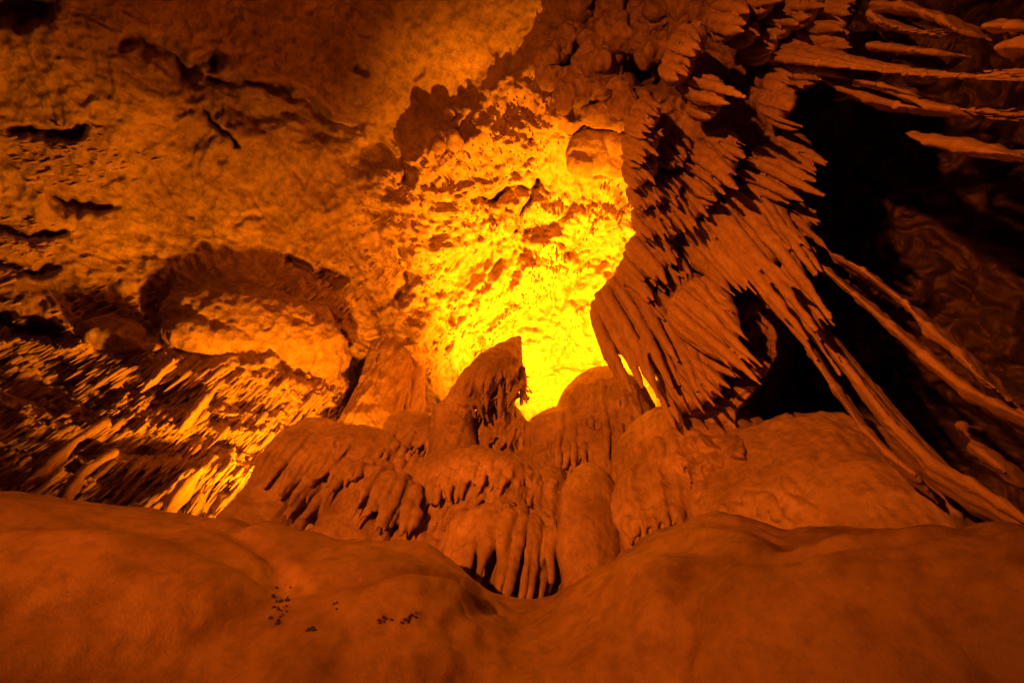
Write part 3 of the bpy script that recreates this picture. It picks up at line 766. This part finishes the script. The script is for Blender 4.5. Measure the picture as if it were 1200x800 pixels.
# ------------------------------------------------------------------ lumps, bulges and bulbs on the ceiling
def lump(name, label, balls, cat="rock", h=0.035, mat=MAT_CEIL, group=None, k=.12, amp=.05):
    """balls: px, py, R, rx px, ry px (picture axes), depth radius m, roll deg"""
    vol = Vol(h)
    for (x, y, R, rx, ry, dz, ang) in balls:
        if R < 5: R = float(np.linalg.norm(shell_at(x, y) - CAM)) + R      # measured from the ceiling it sits on
        p = PR(x, y, R); s = mpp(p); c, sn = math.cos(math.radians(ang)), math.sin(math.radians(ang))
        f_ = (p - CAM) / R; ex = M @ np.array([1.0, 0, 0]); ex = ex - ex @ f_ * f_; ex /= np.linalg.norm(ex); ey = np.cross(f_, ex)
        a1 = ex * c + ey * sn; a2 = -ex * sn + ey * c
        vol.ball(p, np.array([a1, a2, f_]), (rx * s, ry * s, dz), k)
    v, f = vol.build(lambda v: amp * fbm(v * 1.6 + 3, 4, .55) + amp * .7 * fbm(v * 2.3 + 8, 3, .6, ridged=True) - amp * 1.2 * sstep(.3, .5, noise(v * 2.8)))
    return tag(mesh_object(name, v, f, mat), label, cat, group)

def BR(x, y):
    return float(shell_R(np.array([float(x)]), np.array([float(y)]))[0])
lump("rock_bulge", "large rounded rock bulge glowing on the side facing the hidden lamp", [(265, 378, BR(265, 378) - .12, 60, 36, .5, 10), (310, 392, BR(310, 392) - .18, 90, 44, .55, 12), (355, 408, BR(355, 408) - .2, 54, 38, .55, 20), (300, 366, BR(300, 366) - .0, 84, 30, .5, 8), (250, 398, BR(250, 398) - .15, 50, 22, .45, 12)], h=.03, amp=.055)
lump("rock_bulge", "small dim rock knob beside the large glowing bulge", [(135, 392, .1, 36, 17, .45, 12), (160, 402, .05, 26, 12, .45, 15)], h=.04, amp=.06)
lump("rock_slab", "rounded rock slab pair at the top of the bright alcove", [(689, 178, 11.4, 25, 25, .35, 0), (682, 190, 11.3, 17, 16, .3, 20), (714, 168, 11.6, 26, 16, .4, 20), (718, 190, 11.7, 26, 16, .4, 12)], h=.03, k=.03, amp=.03)
for (x, y, r) in [(525, 135, 8), (514, 172, 9), (533, 167, 10)]:
    lump("bulb_stalactite", "round bulb stalactite at the end of the shaded rib", [(x, y, -.15, r, r, .16, 0), (x - 2, y - 6, .02, r * .8, r * .9, .2, 0)], "stalactite", .025, group="bulb stalactites", amp=.012, k=.05)
lump("rock_lump", "big lens-shaped rock lump with a dark slot, high above the draperies", [(728, 38, -.6, 36, 17, .4, 5), (755, 44, -.5, 24, 15, .4, 0), (770, 26, -.35, 34, 16, .4, 10), (740, 20, -.3, 26, 12, .4, -10)], h=.028, amp=.09, k=.06)
for i, (x, y, rx, ry, a) in enumerate([(690, 44, 9, 6, 20), (697, 56, 12, 7, 5), (692, 72, 14, 8, 20), (700, 76, 9, 5, 0), (714, 92, 11, 6, 12), (676, 92, 12, 9, -20), (664, 52, 9, 14, 10), (650, 66, 12, 9, 0), (720, 62, 6, 4, 30), (652, 92, 14, 9, 25),
                                      (672, 108, 16, 10, -20), (700, 104, 12, 8, 0), (742, 122, 10, 9, 40), (726, 112, 4, 14, -25), (790, 42, 26, 8, 5), (830, 10, 30, 10, 10), (690, 12, 14, 10, 30), (712, 6, 12, 9, -20), (790, 12, 26, 12, 0), (765, 60, 14, 6, -25)]):
    lump("rock_lump", f"{'big' if rx * ry > 150 else 'small'} {'flat' if rx > 1.6 * ry else 'chunky'} brown rock lump {'between shaded rib and lens-shaped lump' if x < 722 else 'above the draperies beside the lens-shaped lump'}", [(x, y, -.55 - .08 * (i % 4), rx, ry, .22, a), (x + 5, y - 5, -.15 - .1 * (i % 4), rx * .9, ry * .9, .3, a + 30)], h=.024, group="rock lumps above the draperies", amp=.15, k=.02)

# fluted flowstone column between low ceiling and alcove
def column(label, px0, py0, px1, py1, H, w0, w1, n, seed):
    rs = np.random.default_rng(seed); vol = Vol(.03)
    a = PH(px0, py0, H); b = under(a, px1, py1); u, nrm, up = frame(a)
    for i in range(n):
        t = (i + .5) / n * 2 - 1; y = math.sqrt(max(0, 1 - t * t)) * .6
        A_ = a + (u * t + nrm * y) * w0 * mpp(a); B_ = b + (u * t + nrm * y) * w1 * mpp(b); r = 1.5 * (w0 * mpp(a)) / n * rs.uniform(.8, 1.3)
        m1 = A_ * .65 + B_ * .35 + u * rs.uniform(-.06, .06); m2 = A_ * .3 + B_ * .7 + u * rs.uniform(-.06, .06)
        vol.chain([A_ + up * 1.6 - nrm * .9, A_, m1, m2, B_ - up * 1.2], [r * 1.4, r, r * .9, r * 1.05, r * 1.5], .02)
    vol.cone(a, b - up, w0 * mpp(a) * .6, w1 * mpp(b) * .6, .1)
    v, f = vol.build(lambda v: rough(v, .03, 9, .06, 1.6, .01, 14))
    return tag(mesh_object("flowstone_column", v, f, MAT_DRAP), label, "column")
column("fluted flowstone column joining the ceiling to the cascade's side tier", 462, 392, 436, 520, 7.8, 24, 40, 15, 5)
column("slim fluted column at the edge of the glowing alcove window", 492, 405, 478, 510, 7.9, 10, 14, 4, 6)
column("thin pale column standing before the cascade's upper tier", 545, 478, 543, 545, 5.1, 4, 6, 2, 7)

# ------------------------------------------------------------------ stalactites
def cone_mesh(seed, sides=8, rings=7, flat=1.0):
    rs = np.random.default_rng(seed); V = []
    for j in range(rings):
        t = j / (rings - 1); r = (1 - t) ** .75 * (1 + .25 * math.sin(t * 9 + seed)) if t < 1 else 0.02
        for i in range(sides):
            a = 2 * math.pi * i / sides; q = r * (1 + rs.uniform(-.22, .22))
            V.append((q * math.cos(a), q * math.sin(a) * flat, -t))
    V = np.array(V); V[:, 0] += .25 * np.sin(-V[:, 2] * 2 + seed) * -V[:, 2]
    F = [(j * sides + i, j * sides + (i + 1) % sides, (j + 1) * sides + (i + 1) % sides, (j + 1) * sides + i) for j in range(rings - 1) for i in range(sides)]
    return V, np.array(F)
PROT = [cone_mesh(i, flat=.6 + .1 * (i % 5)) for i in range(8)]
PROT_S = [cone_mesh(20 + i, 6, 5, .8) for i in range(6)]

def field(px, py):
    """how thickly stalactites grow on the ceiling at a pixel"""
    lm = left_mask(px, py)
    p = shell_at(px, py)
    dn = lm * (.10 + 1.1 * np.clip(1.8 * noise(p * 1.2 + 77) + .15, 0, 1))
    for b in LEFT_LEDGES:
        sd, t = polyline_sd(px, py, b); dn = np.maximum(dn, .9 * np.exp(-((sd - 4) / 16) ** 2))
    for b in BANDS:
        sd, t = polyline_sd(px, py, b); dn = np.maximum(dn, .8 * np.exp(-((sd - 3) / 12) ** 2))
    dn = np.maximum(dn, .8 * gauss(px, py, 705, 245, 30, 22, -30))
    dn = np.maximum(dn, .6 * gauss(px, py, 440, 315, 45, 30)); dn = np.maximum(dn, .5 * gauss(px, py, 380, 330, 30, 22))
    sd, t = polyline_sd(px, py, RIB[:4]); dn = np.maximum(dn, .45 * np.exp(-((sd - 40) / 22) ** 2))
    sd, t = polyline_sd(px, py, STEP_L); dn = np.maximum(dn, .6 * np.exp(-((sd - 3) / 8) ** 2))
    dn = np.maximum(dn, .35 * gauss(px, py, 90, 185, 60, 25) ); dn = np.maximum(dn, .3 * gauss(px, py, 30, 290, 60, 30))
    return dn * (1 - .95 * np.minimum(1.4 * gauss(px, py, 305, 388, 105, 48, 12), 1))
N_ = 90000
qx = RNG.uniform(-150, 780, N_); qy = RNG.uniform(60, 660, N_)
keep = RNG.random(N_) < field(qx, qy) * .42
qx, qy = qx[keep], qy[keep]
root_p = shell_at(qx, qy)
big = left_mask(qx, qy)
dist = np.linalg.norm(root_p - CAM, axis=1)
Ls = dist * .00068 * (RNG.lognormal(2.7, .45, len(qx))) * (.75 + .9 * big) * (1 + .7 * np.clip(noise(root_p * 1.7 + 9) * 1.6, -.6, 1))
Ls = np.minimum(Ls, .42 + .1 * RNG.random(len(qx)))
Rs = Ls * RNG.uniform(.10, .20, len(qx)) + .010
inview = (qx > 0) & (qx < 700) & (qy > 0) & (qy < 590)
order = np.argsort(-(Ls * Rs * inview))
first = set(order[:300].tolist())
meshes = []
for V, F in PROT:
    me = bpy.data.meshes.new("stalactite"); me.from_pydata(V.tolist(), [], F.tolist()); me.materials.append(MAT_STAL)
    me.polygons.foreach_set("use_smooth", [True] * len(me.polygons)); meshes.append(me)
AV = []; AF = []; base = 0
for i in range(len(qx)):
    a = RNG.uniform(0, 6.28)
    if i in first:
        o = bpy.data.objects.new("stalactite", meshes[i % 8]); col.objects.link(o)
        o.location = Vector(root_p[i]) + Vector((0, 0, Ls[i] * .25)); o.rotation_euler = (RNG.uniform(-.08, .08), RNG.uniform(-.08, .08), a)
        o.scale = (Rs[i], Rs[i], Ls[i] * 1.25)
        size = "long" if Ls[i] > .34 else ("medium" if Ls[i] > .25 else "short"); build = "stout" if Rs[i] > .15 * Ls[i] + .01 else "slender"
        if big[i] > .5:
            where = ("on the low ceiling right under the large glowing bulge" if qx[i] > 190 and qy[i] < 490 else "on the low ceiling beside the cascade's side tier" if qx[i] > 250 else
                     "on the low ceiling just above the ridge crest" if qy[i] > 515 else "on the low ceiling below the small dim knob" if qx[i] > 70 else "at the dim far end of the low ceiling")
        else: where = "on the broken ceiling beside the glowing alcove" if qx[i] < 480 else "on the ribs inside the glowing alcove"
        tag(o, f"{size} {build} stalactite {where}", "stalactite", f"{size} {build} stalactites {where}")
    else:
        V, F = PROT_S[i % 6]; c, s_ = math.cos(a), math.sin(a)
        W_ = V * np.array([Rs[i], Rs[i], Ls[i] * 1.25]); W_ = np.c_[W_[:, 0] * c - W_[:, 1] * s_, W_[:, 0] * s_ + W_[:, 1] * c, W_[:, 2]]
        AV.append(W_ + root_p[i] + np.array([0, 0, Ls[i] * .25])); AF.append(F + base); base += len(V)
tag(mesh_object("stalactite_fringe", np.concatenate(AV), np.concatenate(AF), MAT_STAL), "countless tiny stalactites fringing the ceiling ledges", "stalactites", kind="stuff")
print("stalactites", len(qx))

# ------------------------------------------------------------------ small dark blobs standing in for shaded pits in the ridge
def mat_plain(name, c, rough_=0.5, metal=0.0, emit=None):
    m = bpy.data.materials.new(name); m.use_nodes = True; b = m.node_tree.nodes["Principled BSDF"]
    b.inputs["Base Color"].default_value = (*c, 1); b.inputs["Roughness"].default_value = rough_; b.inputs["Metallic"].default_value = metal
    if emit:
        b.inputs["Emission Color"].default_value = (*LAMP, 1); b.inputs["Emission Strength"].default_value = emit
    return m
MAT_PIT_PAINT = rock_material("dark_pit_paint", (0.02, 0.015, 0.01), (0.06, 0.04, 0.025), 8, .6)  # near-black colour paints the shade inside pits; the cable shares it
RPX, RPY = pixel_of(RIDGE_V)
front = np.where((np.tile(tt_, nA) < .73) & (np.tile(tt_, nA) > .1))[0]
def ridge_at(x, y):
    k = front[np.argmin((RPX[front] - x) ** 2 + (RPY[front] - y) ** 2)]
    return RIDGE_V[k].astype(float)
for n_c, (x, y, sx, sy, cnt, lab) in enumerate([(327, 712, 9, 22, 16, "longest cluster of small dark blobs painted in for shaded pits on the smooth ridge"), (396, 707, 5, 4, 3, "single dark blob painted in for a shaded pit above the others on the ridge"),
                                              (366, 738, 6, 5, 5, "small group of painted dark pits below the longest cluster"), (449, 726, 7, 4, 5, "pair of painted dark pits beside the twin group"), (481, 724, 8, 4, 6, "twin group of painted dark pits on the ridge's middle hump")]):
    rs = np.random.default_rng(40 + n_c); root = tag(empty("dark_pit_paint", ridge_at(x, y)), lab, "crust", "painted dark pits on the ridge")
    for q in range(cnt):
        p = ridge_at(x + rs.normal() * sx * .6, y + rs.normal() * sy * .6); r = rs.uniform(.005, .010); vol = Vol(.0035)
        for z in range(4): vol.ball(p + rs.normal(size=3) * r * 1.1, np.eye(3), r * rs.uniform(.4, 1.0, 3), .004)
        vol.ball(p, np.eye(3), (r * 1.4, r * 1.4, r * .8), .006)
        v, f = vol.build(lambda v: .004 * noise(v * 70)); mesh_object("pit_blob", v, f, MAT_PIT_PAINT, root)

# a thin dark cable lying over the big mound
cab = Vol(.008)
cpts = [(762, 500, 4.45), (785, 492, 4.4), (802, 489, 4.35), (822, 487, 4.3), (838, 489, 4.25), (850, 495, 4.2)]
cab.chain([PH(x, y, h_) for x, y, h_ in cpts], [.008, .012, .014, .014, .012, .008], .005)
v, f = cab.build(); tag(mesh_object("cable", v, f, MAT_PIT_PAINT), "thin dark cable lying across the top of the big brown mound", "cable")

# ------------------------------------------------------------------ lamps (floodlights standing in hidden places)
MAT_METAL = mat_plain("lamp_housing", (0.05, 0.05, 0.05), 0.5, 0.6)
MAT_GLASS = mat_plain("lamp_glass", (0.8, 0.5, 0.2), 0.3, 0, 5.0)

def box(c, A, s):
    c = np.asarray(c); q = np.array([(x, y, z) for x in (-1, 1) for y in (-1, 1) for z in (-1, 1)], float) * np.asarray(s)
    v = c + q @ A
    f = [(0, 1, 3, 2), (4, 6, 7, 5), (0, 4, 5, 1), (2, 3, 7, 6), (0, 2, 6, 4), (1, 5, 7, 3)]
    return v, f

def floodlight(label, p, aim, watts, cone=160, radius=0.07, blend=0.6, color=LAMP):
    p = np.asarray(p, float); d = np.asarray(aim, float) - p; d /= np.linalg.norm(d)
    u = np.cross(d, (0, 0, 1)); u /= np.linalg.norm(u); v_ = np.cross(u, d)
    A = np.array([u, d, v_])
    root = empty("floodlight", p - v_ * 0.2); tag(root, label, "floodlight", "cave floodlights")
    v, f = box(p - d * 0.10, A, (.16, .06, .11)); mesh_object("housing", v, f, MAT_METAL, root, smooth=False)
    v, f = box(p - d * 0.032, A, (.14, .006, .09)); mesh_object("lens", v, f, MAT_GLASS, root, smooth=False)
    for s in (-1, 1):
        v, f = box(p - d * 0.10 + u * s * .172 - v_ * .08, A, (.008, .02, .12)); mesh_object("bracket", v, f, MAT_METAL, root, smooth=False)
    v, f = box(p - d * 0.10 - v_ * .208, A, (.2, .03, .008)); mesh_object("foot_bar", v, f, MAT_METAL, root, smooth=False)
    l = bpy.data.lights.new("lamp", 'SPOT'); l.energy = watts; l.color = color
    l.spot_size = math.radians(cone); l.spot_blend = blend; l.shadow_soft_size = radius
    lo = bpy.data.objects.new("lamp", l); col.objects.link(lo); lo.parent = root
    lo.matrix_world = Matrix.Identity(4)
    lo.location = Vector(p + d * 0.03) - root.location
    lo.rotation_euler = Vector(-d).to_track_quat('Z', 'Y').to_euler()
    return root

floodlight("floodlight hidden behind the fin-shaped peak", PR(652, 501, 9.75), PR(655, 345, 14.2), 24500, 124, blend=1.0)
floodlight("floodlight hidden behind the ridge below the glowing bulge", PH(372, 640, 6.6), PR(325, 430, 10), 2900, 122, blend=.9, radius=.15)
floodlight("floodlight standing behind the viewer", np.array([-3.9, -2.0, 1.5]), PH(685, 405, 4.6), 4800, 92, color=LAMP_FRONT, blend=1.0)
